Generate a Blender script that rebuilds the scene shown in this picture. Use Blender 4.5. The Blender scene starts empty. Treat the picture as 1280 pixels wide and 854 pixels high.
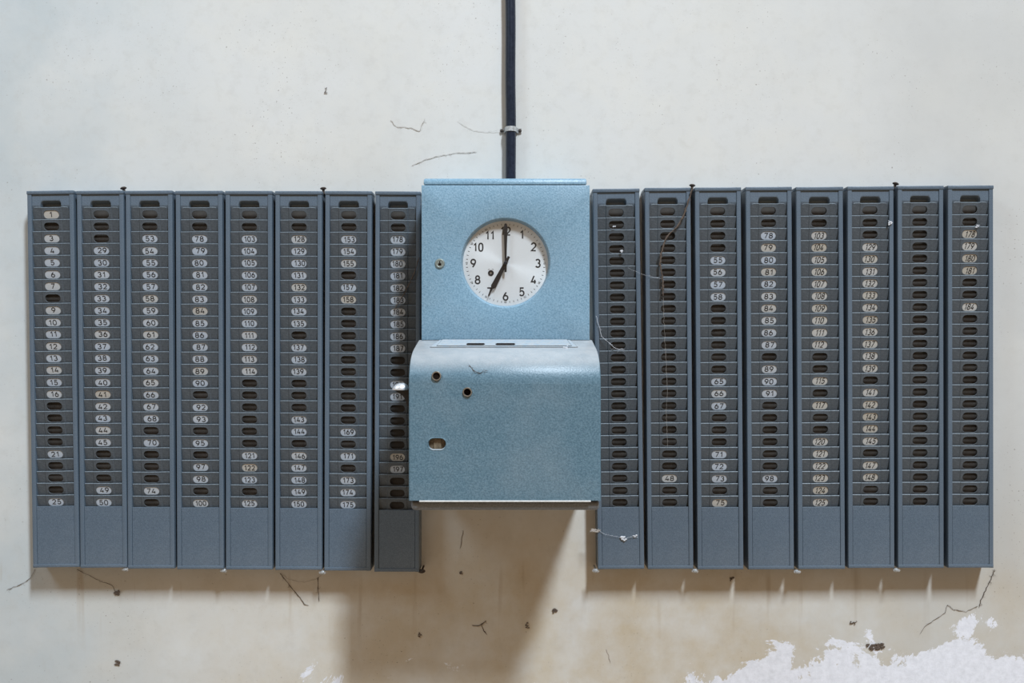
import bpy, bmesh, math, random
from mathutils import Vector, Matrix
from mathutils.geometry import delaunay_2d_cdt

random.seed(7)
scn = bpy.context.scene
COL = scn.collection
PI = math.pi

# ------------------------------------------------------------------ camera, world, lights, exposure
F = 1118.0                    # focal length in pixels of a 1280 px wide frame
ZW = 1.945                    # camera to wall
RD = 0.045                    # depth of a card rack
S = 0.0017                    # metres per pixel on the plane of the rack fronts
EYE = 1.5                     # camera height above the floor
cam = bpy.data.cameras.new('camera')
camo = bpy.data.objects.new('camera', cam)
COL.objects.link(camo)
cam.sensor_width = 36.0
cam.lens = F / 1280.0 * 36.0
cam.clip_start = 0.05
camo.location = (0, -ZW, EYE)
camo.rotation_euler = (PI / 2, 0, 0)
scn.camera = camo

world = bpy.data.worlds.new('world')
scn.world = world
world.use_nodes = True
bg = world.node_tree.nodes['Background']
bg.inputs['Color'].default_value = (1.0, 0.69, 0.41, 1)
bg.inputs['Strength'].default_value = 0.31

def area(name, loc, target, size, size_y, energy, color):
    l = bpy.data.lights.new(name, 'AREA')
    l.shape = 'RECTANGLE'
    l.size = size
    l.size_y = size_y
    l.energy = energy
    l.color = color
    o = bpy.data.objects.new(name, l)
    COL.objects.link(o)
    o.location = loc
    d = Vector(target) - Vector(loc)
    o.rotation_euler = d.to_track_quat('-Z', 'Y').to_euler()
    return o

# tall windows of the hall, high up behind the viewer
area('window_light_right', (3.1, -6.0, 10.3), (0.1, 0, 1.4), 0.8, 2.4, 1760, (0.75, 0.875, 1.0))
area('window_light_left', (-3.2, -2.4, 5.0), (-0.9, 0, 1.5), 1.0, 1.6, 75, (0.62, 0.82, 1.0))

scn.view_settings.view_transform = 'Standard'
scn.view_settings.look = 'None'
scn.view_settings.gamma = 1.0
scn.view_settings.exposure = 0.0
scn.view_settings.use_curve_mapping = False

# ------------------------------------------------------------------ helpers
def X(px, D):
    return (px - 640.0) * D / F
def Z(py, D):
    return EYE - (py - 427.0) * D / F

def link(name, bm, mats, parent=None, smooth=False, loc=None):
    me = bpy.data.meshes.new(name)
    bm.normal_update()
    bm.to_mesh(me)
    bm.free()
    if not isinstance(mats, (list, tuple)):
        mats = [mats]
    for m in mats:
        me.materials.append(m)
    if smooth:
        for p in me.polygons:
            p.use_smooth = True
        me.set_sharp_from_angle(angle=math.radians(35))
    o = bpy.data.objects.new(name, me)
    COL.objects.link(o)
    if parent is not None:
        o.parent = parent
    if loc is not None:
        o.location = loc
    return o

def tag(o, label, cat, group=None):
    o['label'] = label
    o['category'] = cat
    if group:
        o['group'] = group
    return o

def empty(name, loc, label, cat, group=None):
    o = bpy.data.objects.new(name, None)
    COL.objects.link(o)
    o.location = loc
    o.empty_display_size = 0.02
    return tag(o, label, cat, group)

def box(bm, x0, x1, y0, y1, z0, z1, bevel=0.0, seg=2):
    vs = [bm.verts.new((x, y, z)) for x in (x0, x1) for y in (y0, y1) for z in (z0, z1)]
    idx = [(0, 1, 3, 2), (4, 6, 7, 5), (0, 4, 5, 1), (2, 3, 7, 6), (0, 2, 6, 4), (1, 5, 7, 3)]
    fs = [bm.faces.new([vs[i] for i in f]) for f in idx]
    bmesh.ops.recalc_face_normals(bm, faces=fs)
    if bevel > 0:
        es = list({e for f in fs for e in f.edges})
        bmesh.ops.bevel(bm, geom=es, offset=bevel, segments=seg, profile=0.5, affect='EDGES')

def prism(bm, prof, x0, x1, bevel=0.0):
    """extrude a closed (y, z) profile along x"""
    a = [bm.verts.new((x0, y, z)) for y, z in prof]
    b = [bm.verts.new((x1, y, z)) for y, z in prof]
    n = len(prof)
    fs = [bm.faces.new(a), bm.faces.new(b[::-1])]
    for i in range(n):
        j = (i + 1) % n
        fs.append(bm.faces.new((a[j], a[i], b[i], b[j])))
    bmesh.ops.recalc_face_normals(bm, faces=fs)
    if bevel:
        bmesh.ops.bevel(bm, geom=list({e for f in fs[:2] for e in f.edges}), offset=bevel, segments=2, profile=0.5, affect='EDGES')

def lathe(bm, prof, cx, cz, n=32):
    """prof is a list of (radius, y); the axis runs along y"""
    rings = []
    for r, y in prof:
        if r < 1e-7:
            rings.append([bm.verts.new((cx, y, cz))])
        else:
            rings.append([bm.verts.new((cx + r * math.cos(2 * PI * k / n), y, cz + r * math.sin(2 * PI * k / n))) for k in range(n)])
    for a, b in zip(rings, rings[1:]):
        for k in range(n):
            j = (k + 1) % n
            if len(a) == 1 and len(b) == 1:
                continue
            if len(a) == 1:
                bm.faces.new((a[0], b[j], b[k]))
            elif len(b) == 1:
                bm.faces.new((a[k], a[j], b[0]))
            else:
                bm.faces.new((a[k], a[j], b[j], b[k]))
    bmesh.ops.recalc_face_normals(bm, faces=bm.faces)

def tube(bm, pts, rad, n=6):
    pts = [Vector(p) for p in pts]
    if not isinstance(rad, (list, tuple)):
        rad = [rad] * len(pts)
    rings = []
    for i, p in enumerate(pts):
        t = (pts[min(i + 1, len(pts) - 1)] - pts[max(i - 1, 0)]).normalized()
        up = Vector((0, 1, 0)) if abs(t.y) < 0.9 else Vector((1, 0, 0))
        u = t.cross(up).normalized()
        v = t.cross(u)
        rings.append([bm.verts.new(p + (u * math.cos(2 * PI * k / n) + v * math.sin(2 * PI * k / n)) * rad[i]) for k in range(n)])
    for a, b in zip(rings, rings[1:]):
        for k in range(n):
            j = (k + 1) % n
            bm.faces.new((a[k], a[j], b[j], b[k]))
    bm.faces.new(rings[0][::-1])
    bm.faces.new(rings[-1])

def pill(cx, cz, hl, r, n=8):
    """points of a stadium, half length hl (ends included), radius r"""
    out = []
    c = hl - r
    for k in range(n + 1):
        a = -PI / 2 + PI * k / n
        out.append((cx + c + r * math.cos(a), cz + r * math.sin(a)))
    for k in range(n + 1):
        a = PI / 2 + PI * k / n
        out.append((cx - c + r * math.cos(a), cz + r * math.sin(a)))
    return out

# stroke numerals --------------------------------------------------
def arc(cx, cy, rx, ry, a0, a1, n=10):
    return [(cx + rx * math.cos(math.radians(a0 + (a1 - a0) * k / n)), cy + ry * math.sin(math.radians(a0 + (a1 - a0) * k / n))) for k in range(n + 1)]
SIX = [[(.38, 1), (.2, .76), (.08, .54), (.022, .33)], arc(.3, .3, .28, .3, 0, 360, 16)]
DIGITS = {
    '0': [[(.3 + .28 * math.copysign(abs(math.cos(a)) ** .8, math.cos(a)), .5 + .5 * math.copysign(abs(math.sin(a)) ** .8, math.sin(a))) for a in [2 * PI * q / 24 for q in range(24)] + [0.0]]],
    '1': [[(.12, .76), (.36, 1), (.36, 0)]],
    '2': [arc(.3, .7, .27, .3, 165, -38) + [(.03, 0), (.58, 0)]],
    '3': [arc(.28, .75, .25, .25, 150, -85), arc(.28, .27, .29, .27, 85, -150)],
    '4': [[(.36, 1), (.03, .24), (.6, .24)], [(.45, .5), (.45, 0)]],
    '5': [[(.54, 1), (.13, 1), (.08, .5)] + arc(.29, .32, .28, .32, 132, -150)],
    '6': SIX,
    '7': [[(.03, 1), (.57, 1), (.2, 0)]],
    '8': [arc(.3, .755, .23, .245, 0, 360, 14), arc(.3, .27, .28, .27, 0, 360, 16)],
    '9': [[(.6 - x, 1 - y) for x, y in p] for p in SIX],
}
def ribbon(pts, w):
    """quads of a flat stroke of width w along pts, as a list of (left, right) pairs"""
    pts = [Vector(p) for p in pts]
    closed = (pts[0] - pts[-1]).length < 1e-6
    out = []
    n = len(pts)
    for i, p in enumerate(pts):
        if closed:
            a = pts[i - 1] if i > 0 else pts[-2]
            b = pts[i + 1] if i < n - 1 else pts[1]
        else:
            a = pts[max(i - 1, 0)]
            b = pts[min(i + 1, n - 1)]
        d0 = (p - a)
        d1 = (b - p)
        if d0.length < 1e-9: d0 = d1
        if d1.length < 1e-9: d1 = d0
        d0 = d0.normalized(); d1 = d1.normalized()
        n0 = Vector((-d0.y, d0.x)); n1 = Vector((-d1.y, d1.x))
        m = (n0 + n1)
        if m.length < 1e-6: m = n0
        m = m.normalized()
        k = 1.0 / max(0.55, m.dot(n1))
        out.append((p + m * w / 2 * k, p - m * w / 2 * k))
    return out
def write(bm, text, cx, cz, h, stroke, fy, wide=1.0, slant=0.0, gap=0.2, rot=0.0, mat=0):
    """numerals as flat strokes centred on cx, cz; fy(z) gives the depth"""
    adv = []
    tot = 0.0
    for ch in text:
        w = (0.42 if ch == '1' else 0.6) * wide
        adv.append((tot, ch))
        tot += w + gap * wide
    tot -= gap * wide
    cr, sr = math.cos(rot), math.sin(rot)
    for off, ch in adv:
        for li, line in enumerate(DIGITS[ch]):
            pts = []
            for x, y in line:
                x2 = (off + (x - (0.05 if ch == '1' else 0)) * wide - tot / 2 + slant * (y - .5)) * h
                y2 = (y - .5) * h
                pts.append((x2 * cr - y2 * sr, x2 * sr + y2 * cr))
            prs = ribbon(pts, stroke)
            vs = [[bm.verts.new((cx + q.x, fy(cz + q.y) - .00006 * li, cz + q.y)) for q in pr] for pr in prs]
            for a, b in zip(vs, vs[1:]):
                f = bm.faces.new((a[0], a[1], b[1], b[0]))
                f.material_index = mat

# ------------------------------------------------------------------ materials
class NT:
    def __init__(self, name):
        self.m = bpy.data.materials.new(name)
        self.m.use_nodes = True
        self.t = self.m.node_tree
        self.n = self.t.nodes
        self.p = self.n['Principled BSDF']
        self.tc = self.n.new('ShaderNodeTexCoord')
    def l(self, a, b):
        self.t.links.new(a, b)
    def noise(self, scale, detail=3, rough=0.55, vec=None, dist=0.0):
        k = self.n.new('ShaderNodeTexNoise')
        k.inputs['Scale'].default_value = scale
        k.inputs['Detail'].default_value = detail
        k.inputs['Roughness'].default_value = rough
        k.inputs['Distortion'].default_value = dist
        self.l(vec or self.tc.outputs['Object'], k.inputs['Vector'])
        return k.outputs['Fac']
    def ramp(self, fac, stops):
        r = self.n.new('ShaderNodeValToRGB')
        e = r.color_ramp.elements
        while len(e) < len(stops):
            e.new(0.5)
        for q, (p, c) in zip(e, stops):
            q.position = p
            q.color = (*c, 1) if isinstance(c, tuple) else (c, c, c, 1)
        self.l(fac, r.inputs['Fac'])
        return r.outputs['Color']
    def mix(self, fac, a, b, mode='MIX'):
        k = self.n.new('ShaderNodeMix')
        k.data_type = 'RGBA'
        k.blend_type = mode
        for v, s in ((fac, k.inputs[0]), (a, k.inputs[6]), (b, k.inputs[7])):
            if isinstance(v, (int, float)):
                s.default_value = v
            elif isinstance(v, tuple):
                s.default_value = (*v, 1)
            else:
                self.l(v, s)
        return k.outputs[2]
    def math(self, op, a, b=0.0, clamp=False):
        k = self.n.new('ShaderNodeMath')
        k.operation = op
        k.use_clamp = clamp
        for v, s in ((a, k.inputs[0]), (b, k.inputs[1])):
            if isinstance(v, (int, float)):
                s.default_value = v
            else:
                self.l(v, s)
        return k.outputs[0]
    def maprange(self, v, a, b, c=0.0, d=1.0, smooth=True):
        k = self.n.new('ShaderNodeMapRange')
        if smooth:
            k.interpolation_type = 'SMOOTHSTEP'
        self.l(v, k.inputs[0])
        for i, q in enumerate((a, b, c, d)):
            k.inputs[1 + i].default_value = q
        return k.outputs[0]
    def bump(self, h, strength, dist):
        b = self.n.new('ShaderNodeBump')
        b.inputs['Strength'].default_value = strength
        b.inputs['Distance'].default_value = dist
        self.l(h, b.inputs['Height'])
        self.l(b.outputs[0], self.p.inputs['Normal'])
    def color(self, c):
        if isinstance(c, tuple):
            self.p.inputs['Base Color'].default_value = (*c, 1)
        else:
            self.l(c, self.p.inputs['Base Color'])
    def set(self, rough=0.5, metal=0.0, spec=0.5):
        self.p.inputs['Roughness'].default_value = rough
        self.p.inputs['Metallic'].default_value = metal
        self.p.inputs['Specular IOR Level'].default_value = spec
        return self.m

def hammered(name, base, dark, light, rough, scale=520, dust=0.12, strength=0.35):
    k = NT(name)
    n = k.noise(scale, 2, 0.6)
    c = k.ramp(n, [(0.3, dark), (0.5, base), (0.72, light)])
    big = k.noise(7, 4, 0.6)
    c = k.mix(k.math('MULTIPLY', k.ramp(big, [(0.42, 0.0), (0.75, 1.0)]), dust), c, (0.42, 0.42, 0.41))
    k.color(c)
    k.bump(n, strength, 0.0012)
    return k.set(rough, 0.0, 0.5)

M = {}
M['clock_paint'] = hammered('clock_paint', (.195, .330, .430), (.135, .245, .330), (.26, .40, .50), .38, 330)
M['rack_paint'] = hammered('rack_paint', (.090, .124, .162), (.068, .096, .128), (.12, .160, .205), .40, 600, 0.08, 0.22)
M['pocket_shade_paint'] = hammered('pocket_shade_paint', (.058, .073, .088), (.044, .056, .068), (.080, .097, .114), .5, 400, 0.12, 0.15)  # rack paint darkened; the shade on the leaning plates is in the colour
M['lip_highlight'] = hammered('lip_highlight', (.125, .148, .168), (.09, .11, .125), (.17, .195, .215), .5, 300, .1, .1)  # paler lip tone, painting in the light caught along each pocket top
k = NT('rack_inside'); k.color(k.ramp(k.noise(60), [(.3, (.036, .030, .025)), (.7, (.060, .051, .043))])); M['inside'] = k.set(.8)
k = NT('tag_paper')
oi = k.n.new('ShaderNodeObjectInfo')
c = k.ramp(oi.outputs['Random'], [(0.0, (.43, .49, .57)), (.75, (.47, .51, .56)), (.92, (.48, .485, .48)), (1.0, (.47, .44, .39))])
k.color(k.mix(k.math('MULTIPLY', k.noise(90), .10), c, (.40, .38, .35))); M['paper'] = k.set(.7)
k = NT('tag_paper_aged')
oi = k.n.new('ShaderNodeObjectInfo')
c = k.ramp(oi.outputs['Random'], [(0.0, (.50, .495, .48)), (.6, (.50, .485, .445)), (1.0, (.45, .415, .355))])
k.color(k.mix(k.math('MULTIPLY', k.noise(90), .10), c, (.40, .38, .35))); M['paper_aged'] = k.set(.7)
k = NT('black_ink'); k.color((.012, .013, .016)); M['ink'] = k.set(.6)
k = NT('black_enamel'); k.color(k.ramp(k.noise(300), [(.3, (.008, .008, .01)), (.7, (.02, .02, .024))])); M['black'] = k.set(.35)
k = NT('chrome'); k.color((.86, .88, .92)); M['chrome'] = k.set(.34, .75)
k = NT('nickel'); k.color(k.ramp(k.noise(400), [(.35, (.34, .31, .27)), (.65, (.52, .50, .46))])); M['nickel'] = k.set(.35, .9)
k = NT('zinc'); k.color(k.ramp(k.noise(250), [(.35, (.40, .42, .43)), (.65, (.62, .64, .65))])); M['zinc'] = k.set(.4, .5)
k = NT('rusty_iron'); k.color(k.ramp(k.noise(300), [(.3, (.02, .017, .015)), (.7, (.08, .055, .04))])); M['rust'] = k.set(.75)
k = NT('dark_hollow'); k.color((.014, .010, .008)); M['hollow'] = k.set(.95, 0, .03)
k = NT('brass_mechanism'); k.color(k.ramp(k.noise(120), [(.3, (.10, .075, .045)), (.7, (.22, .17, .11))])); M['mech'] = k.set(.6)
k = NT('lock_face'); k.color((.33, .38, .36)); M['lock'] = k.set(.35, .6)
k = NT('trim_white'); k.color(k.ramp(k.noise(200), [(.3, (.62, .62, .60)), (.7, (.8, .8, .78))])); M['white'] = k.set(.5)
k = NT('base_grey'); k.color(k.ramp(k.noise(350), [(.3, (.13, .14, .15)), (.7, (.22, .23, .24))])); k.bump(k.noise(350), .2, .001); M['base'] = k.set(.5)
k = NT('cobweb_grey'); k.color((.40, .36, .32)); M['web'] = k.set(.95)
k = NT('cobweb_white'); k.color((.62, .63, .66)); M['webwhite'] = k.set(.95)
k = NT('cobweb_brown'); k.color(k.ramp(k.noise(200), [(.3, (.06, .045, .035)), (.7, (.14, .10, .075))])); M['webbrown'] = k.set(.95)
k = NT('conduit_paint')
c = k.ramp(k.noise(180, 4, .7), [(.3, (.006, .010, .020)), (.55, (.014, .022, .040)), (.8, (.042, .042, .050))])
k.color(c); M['conduit'] = k.set(.30, 0, .35)
k = NT('door_edge'); k.color((.36, .46, .50)); M['edge'] = k.set(.5)
k = NT('dusty_top')
c = k.ramp(k.noise(90, 4, .65), [(.35, (.33, .40, .46)), (.6, (.42, .44, .45))])
c = k.mix(k.ramp(k.noise(260, 2), [(.60, 0.0), (.72, .5)]), c, (.22, .18, .14))
k.color(c); M['dustplate'] = k.set(.6)

# dial: satin silver with a turned (radial) grain
k = NT('silver_dial')
k.color((.74, .75, .76))
tan = k.n.new('ShaderNodeTangent'); tan.direction_type = 'RADIAL'; tan.axis = 'Y'
k.l(tan.outputs[0], k.p.inputs['Tangent'])
k.p.inputs['Anisotropic'].default_value = 0.7
M['dial'] = k.set(.45, .15)

# thin pane: clear with a fresnel reflection
g = bpy.data.materials.new('clock_glass'); g.use_nodes = True
gt = g.node_tree; gt.nodes.clear()
o_ = gt.nodes.new('ShaderNodeOutputMaterial'); mx = gt.nodes.new('ShaderNodeMixShader')
tr = gt.nodes.new('ShaderNodeBsdfTransparent'); gl = gt.nodes.new('ShaderNodeBsdfGlossy'); fr = gt.nodes.new('ShaderNodeMath'); lw = gt.nodes.new('ShaderNodeLayerWeight'); pw = gt.nodes.new('ShaderNodeMath')
tr.inputs['Color'].default_value = (.97, .975, .97, 1); gl.inputs['Roughness'].default_value = .06
pw.operation = 'POWER'; pw.inputs[1].default_value = 4.0; gt.links.new(lw.outputs['Facing'], pw.inputs[0])
fr.operation = 'MULTIPLY_ADD'; gt.links.new(pw.outputs[0], fr.inputs[0]); fr.inputs[1].default_value = .9; fr.inputs[2].default_value = .05
gt.links.new(fr.outputs[0], mx.inputs[0]); gt.links.new(tr.outputs[0], mx.inputs[1]); gt.links.new(gl.outputs[0], mx.inputs[2]); gt.links.new(mx.outputs[0], o_.inputs[0])
M['glass'] = g

# lower cover: hammered paint darker than the clock's, pale dust lying on what faces up
k = NT('cover_paint')
n = k.noise(330, 2, 0.6)
c = k.ramp(n, [(0.3, (.072, .138, .182)), (0.5, (.104, .184, .236)), (0.72, (.148, .238, .296))])
geo = k.n.new('ShaderNodeNewGeometry'); sp = k.n.new('ShaderNodeSeparateXYZ'); k.l(geo.outputs['Normal'], sp.inputs[0])
up = k.maprange(sp.outputs[2], .30, 1.05)
dm = k.math('MULTIPLY', up, k.ramp(k.noise(40, 4, .6), [(.2, .6), (.7, .95)]))
c = k.mix(dm, c, (.47, .47, .47))
c = k.mix(k.math('MULTIPLY', k.ramp(k.noise(9, 4), [(.45, 0.), (.75, 1.)]), .14), c, (.42, .43, .43))
k.color(c); k.bump(n, .35, .0012); M['cover_paint'] = k.set(.40)

# wall plaster: cream, clouded, with grime, light falloff painted at both ends, drips and peeled white patches at the foot on the right
k = NT('old_plaster')
sx = k.n.new('ShaderNodeSeparateXYZ'); k.l(k.tc.outputs['Object'], sx.inputs[0])
xx, zz = sx.outputs[0], sx.outputs[2]
base = k.ramp(k.noise(1.6, 5, .6, dist=.4), [(.30, (.60, .585, .545)), (.5, (.63, .62, .59)), (.72, (.66, .655, .635))])
base = k.mix(k.math('MULTIPLY', k.ramp(k.noise(9, 5, .65, dist=.3), [(.45, 0.), (.72, 1.)]), .45), base, (.68, .65, .585))
# beige staining on the lower part
low = k.math('MULTIPLY', k.maprange(zz, 1.3, .9), k.ramp(k.noise(5.0, 6, .65), [(.33, .1), (.62, .75)]))
low = k.math('MULTIPLY', low, k.maprange(xx, -1.0, .1, .35, 1.25))
base = k.mix(low, base, (.50, .41, .28))
tl = k.math('MULTIPLY', k.maprange(xx, -.55, -1.05), k.ramp(k.noise(3.2, 5, .6), [(.30, .1), (.62, .75)]))  # left end greyed: bluish patches, plus light falloff painted into the plaster
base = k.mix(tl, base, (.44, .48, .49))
# run marks under the racks
mp = k.n.new('ShaderNodeMapping'); mp.inputs['Scale'].default_value = (26, 1, 2.2); k.l(k.tc.outputs['Object'], mp.inputs['Vector'])
drip = k.ramp(k.noise(1.0, 3, .5, vec=mp.outputs[0]), [(.60, 0.), (.74, .8)])
band = k.math('MULTIPLY', k.maprange(zz, .82, .95), k.maprange(zz, 1.04, .98))
base = k.mix(k.math('MULTIPLY', drip, band), base, (.36, .27, .17))
mot = k.ramp(k.noise(34, 6, .7), [(.50, 0.), (.75, 1.)])
base = k.mix(k.math('MULTIPLY', mot, .22), base, (.40, .37, .32))
fr = k.math('MULTIPLY', k.maprange(xx, .35, 1.0), k.ramp(k.noise(2.4, 4, .6), [(.28, .2), (.6, .7)]))  # right end greyed, light falloff towards it painted into the plaster
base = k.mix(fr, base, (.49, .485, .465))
# specks
sk = k.ramp(k.noise(210, 2, .5), [(.665, 0.), (.72, 1.)])
sk = k.math('MULTIPLY', sk, k.ramp(k.noise(5, 3), [(.45, 0.), (.65, .8)]))
base = k.mix(sk, base, (.16, .12, .09))
# peeled white patches
pn = k.noise(7.5, 9, .74, dist=.5)
edge = k.math('ADD', k.math('MULTIPLY', pn, 1.05), k.math('MULTIPLY', k.math('SUBTRACT', .87, zz), 2.0))
right = k.maprange(xx, -.1, .55)
edge = k.math('ADD', edge, k.math('MULTIPLY', k.math('SUBTRACT', right, 1.0), .26))
gap_ = k.math('MULTIPLY', k.ramp(k.noise(3.2, 3, .5), [(.45, 0.), (.60, 1.)]), .22)
edge = k.math('ADD', edge, k.math('MULTIPLY', k.maprange(xx, .1, 1.0), .10))
edge = k.math('SUBTRACT', edge, gap_)
edge = k.math('SUBTRACT', edge, k.maprange(zz, .86, .99, 0., .32))
pm = k.maprange(edge, .495, .515)
base = k.mix(pm, base, k.ramp(k.noise(70, 4, .7), [(.3, (.66, .66, .69)), (.6, (.78, .78, .82))]))
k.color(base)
h1 = k.math('ADD', k.math('MULTIPLY', k.noise(160, 4, .6), .2), k.math('MULTIPLY', k.noise(14, 4, .5), 1.0))
h1 = k.math('ADD', h1, k.math('MULTIPLY', pm, k.math('ADD', -.5, k.math('MULTIPLY', k.noise(120, 4, .7), .9))))
k.bump(h1, .16, .003)
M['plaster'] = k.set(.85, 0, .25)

k = NT('floor_concrete'); k.color(k.ramp(k.noise(3, 5), [(.3, (.26, .19, .13)), (.7, (.36, .27, .19))])); M['floor'] = k.set(.7)

# ------------------------------------------------------------------ setting
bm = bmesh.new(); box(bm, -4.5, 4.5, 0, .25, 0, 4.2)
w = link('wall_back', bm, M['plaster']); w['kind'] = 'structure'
bm = bmesh.new(); box(bm, -4.5, 4.5, -7, .25, -.1, 0)
w = link('floor', bm, M['floor']); w['kind'] = 'structure'

# ------------------------------------------------------------------ card racks
RW, RH = 58.7, 473.0          # reference size of a rack in pixels of the rack plane
HW = RW * S / 2
RHm = RH * S
def u2z(u):                   # pixels below the top of the rack -> local height
    return RHm - u * S
PITCH = 15.06
TAB0 = 21.3                   # top edge of the first pocket
HOLE = 8.4                    # hole centre below the top edge of its pocket
PT = 24.0 * S / 24.0
FRONT = -RD
FL = 5.6 * S                  # width of the front flange of a side rail
IN = HW - FL                  # half width between the flanges

def rail_mesh(s):
    bm = bmesh.new()
    t = .0016
    x0, x1 = HW, HW - t
    zt = u2z(4.6)
    prof = [(HW, 0), (HW, FRONT + .0015), (HW - .0006, FRONT + .0004), (HW - .0016, FRONT), (IN + .0010, FRONT),
            (IN + .0003, FRONT + .0003), (IN, FRONT + .0010), (IN, FRONT + .012), (IN + t, FRONT + .012), (IN + t, FRONT + .002), (HW - t, FRONT + .002), (HW - t, 0)]
    a = [bm.verts.new((s * x, y, 0)) for x, y in prof]
    b = [bm.verts.new((s * x, y, zt)) for x, y in prof]
    n = len(prof)
    bm.faces.new(a); bm.faces.new(b)
    for i in range(n):
        j = (i + 1) % n
        bm.faces.new((a[i], a[j], b[j], b[i]))
    bmesh.ops.recalc_face_normals(bm, faces=bm.faces)
    return bm

def header_mesh():
    bm = bmesh.new()
    w = (IN - .0003) / S
    xs_ = [-w, -18, -13.6, -13.05, -12.6] + [-11.9 + 23.8 * q / 20 for q in range(21)] + [12.6, 13.05, 13.6, 18, w]
    nx, nz = len(xs_) - 1, 20
    g = []
    for j in range(nz + 1):
        row = []
        u = 4.0 + 20.4 * j / nz
        for x in xs_:
            xp = abs(x)
            d = .0012 + .0036 * max(0.0, min(1.0, (u - 18.5) / 6.0))
            # finger scoop behind the first pocket
            if xp < 13.0:
                rr = 11.6 + max(0.0, xp - 9.5) ** 2 * .30
                b = max(0.0, min(1.0, (u - rr) / 5.5))
                d += .010 * (b * b * (3 - 2 * b))
            row.append(bm.verts.new((x * S, FRONT + d + .0008, u2z(u))))
        g.append(row)
    for j in range(nz):
        for i in range(nx):
            bm.faces.new((g[j][i], g[j][i + 1], g[j + 1][i + 1], g[j + 1][i]))
    bmesh.ops.recalc_face_normals(bm, faces=bm.faces)
    if sum(f.normal.y for f in bm.faces) > 0:
        bmesh.ops.reverse_faces(bm, faces=bm.faces)
    return bm

TILT = .24
PH = 17.5                     # full height of a pocket plate in pixels
def pocket_mesh(first):
    """origin at the middle of its top edge; plate leans out towards its top"""
    bm = bmesh.new()
    W = IN / S - .35
    CX = 12.2
    EM = .0014
    def V(x, z, d=0.0):       # x and z in pixels (z negative downwards), d forward in metres
        return bm.verts.new((x * S, -z * S * TILT - d, z * S))
    inner = pill(0, -HOLE, 9.7, 4.8, 7)
    N = len(inner)
    # outer rectangle of the embossed middle, matched ray by ray
    rect = []
    for x, z in inner:
        dx, dz = x, z + HOLE
        t = 1e9
        if abs(dx) > 1e-6: t = min(t, CX / abs(dx))
        if dz > 1e-6: t = min(t, HOLE / dz)
        if dz < -1e-6: t = min(t, (PH - HOLE) / -dz)
        rect.append([dx * t, -HOLE + dz * t])
    for cx, cz in ((CX, 0), (-CX, 0), (CX, -PH), (-CX, -PH)):
        i = min(range(N), key=lambda q: (rect[q][0] - cx) ** 2 + (rect[q][1] - cz) ** 2)
        rect[i] = [cx, cz]
    rings = []
    rings.append([V(x, z, EM - .0011) for x, z in inner])
    rings.append([V(x, z, EM - .0001) for x, z in inner])
    def off(r):
        return pill(0, -HOLE, 9.7 + r, 4.8 + r, 7)
    rings.append([V(x, z, EM + .0003) for x, z in off(.35)])
    rings.append([V(x, z, EM + .0002) for x, z in off(.70)])
    rings.append([V(x, z, EM) for x, z in off(1.05)])
    rings.append([V(x, z, EM) for x, z in rect])
    for a, b in zip(rings, rings[1:]):
        for i in range(N):
            j = (i + 1) % N
            bm.faces.new((a[i], a[j], b[j], b[i]))
    # side wings
    for s in (1, -1):
        edge = sorted([v for v in rings[-1] if abs(v.co.x - s * CX * S) < 1e-6], key=lambda v: -v.co.z)
        top0, bot0 = edge[0], edge[-1]
        ft = CX + 1.0
        a0, a1 = V(s * ft, 0 if not first else .6), V(s * (ft + .6), -PH)
        bm.faces.new([a0, a1] + edge[::-1])
        if first:
            pts = [(W - 4.2, .5), (W - 2.0, -.1), (W - .6, -1.2), (W, -3.0), (W, -PH)]
        else:
            pts = [(W, 0), (W - .25, -PH)]
        vs = [V(s * x, z) for x, z in pts]
        bm.faces.new([a0] + vs + [a1])
    bmesh.ops.recalc_face_normals(bm, faces=bm.faces)
    if sum(f.normal.y * f.calc_area() for f in bm.faces) > 0:
        bmesh.ops.reverse_faces(bm, faces=bm.faces)
    # rolled top edge
    tops = [e for e in bm.edges if e.is_boundary and all(v.co.z > -.3 * S - 1e-6 for v in e.verts)]
    r = bmesh.ops.extrude_edge_only(bm, edges=tops)
    for q in r['geom']:
        if isinstance(q, bmesh.types.BMFace): q.material_index = 1
    for v in [q for q in r['geom'] if isinstance(q, bmesh.types.BMVert)]:
        v.co.y += .0011
        v.co.z += .0013
    bmesh.ops.recalc_face_normals(bm, faces=bm.faces)
    return bm

def to_mesh(name, bm, mats, smooth=True):
    me = bpy.data.meshes.new(name)
    bm.to_mesh(me); bm.free()
    for m in mats: me.materials.append(m)
    if smooth:
        for p in me.polygons: p.use_smooth = True
        me.set_sharp_from_angle(angle=math.radians(28))
    return me

ME_RAIL = {s: to_mesh('side_rail', rail_mesh(s), [M['rack_paint']]) for s in (-1, 1)}
ME_HEAD = to_mesh('header_panel', header_mesh(), [M['rack_paint']])
ME_P1 = to_mesh('pocket', pocket_mesh(True), [M['pocket_shade_paint'], M['lip_highlight']])
ME_P = to_mesh('pocket', pocket_mesh(False), [M['pocket_shade_paint'], M['lip_highlight']])
bm = bmesh.new(); box(bm, -HW - .0006, HW + .0006, FRONT - .0012, 0, u2z(4.5), u2z(0), .0014)
ME_CAP = to_mesh('top_cap', bm, [M['rack_paint']])
bm = bmesh.new(); box(bm, -HW + .0018, HW - .0018, -.0315, -.0295, .004, u2z(6))
ME_BACK = to_mesh('back_panel', bm, [M['inside']], False)
bm = bmesh.new(); box(bm, -IN + .0004, IN - .0004, FRONT + .0010, FRONT + .0026, 4.0 * S, u2z(396.2), .0005, 1)
ME_LOW = to_mesh('lower_panel', bm, [M['rack_paint']])
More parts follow.
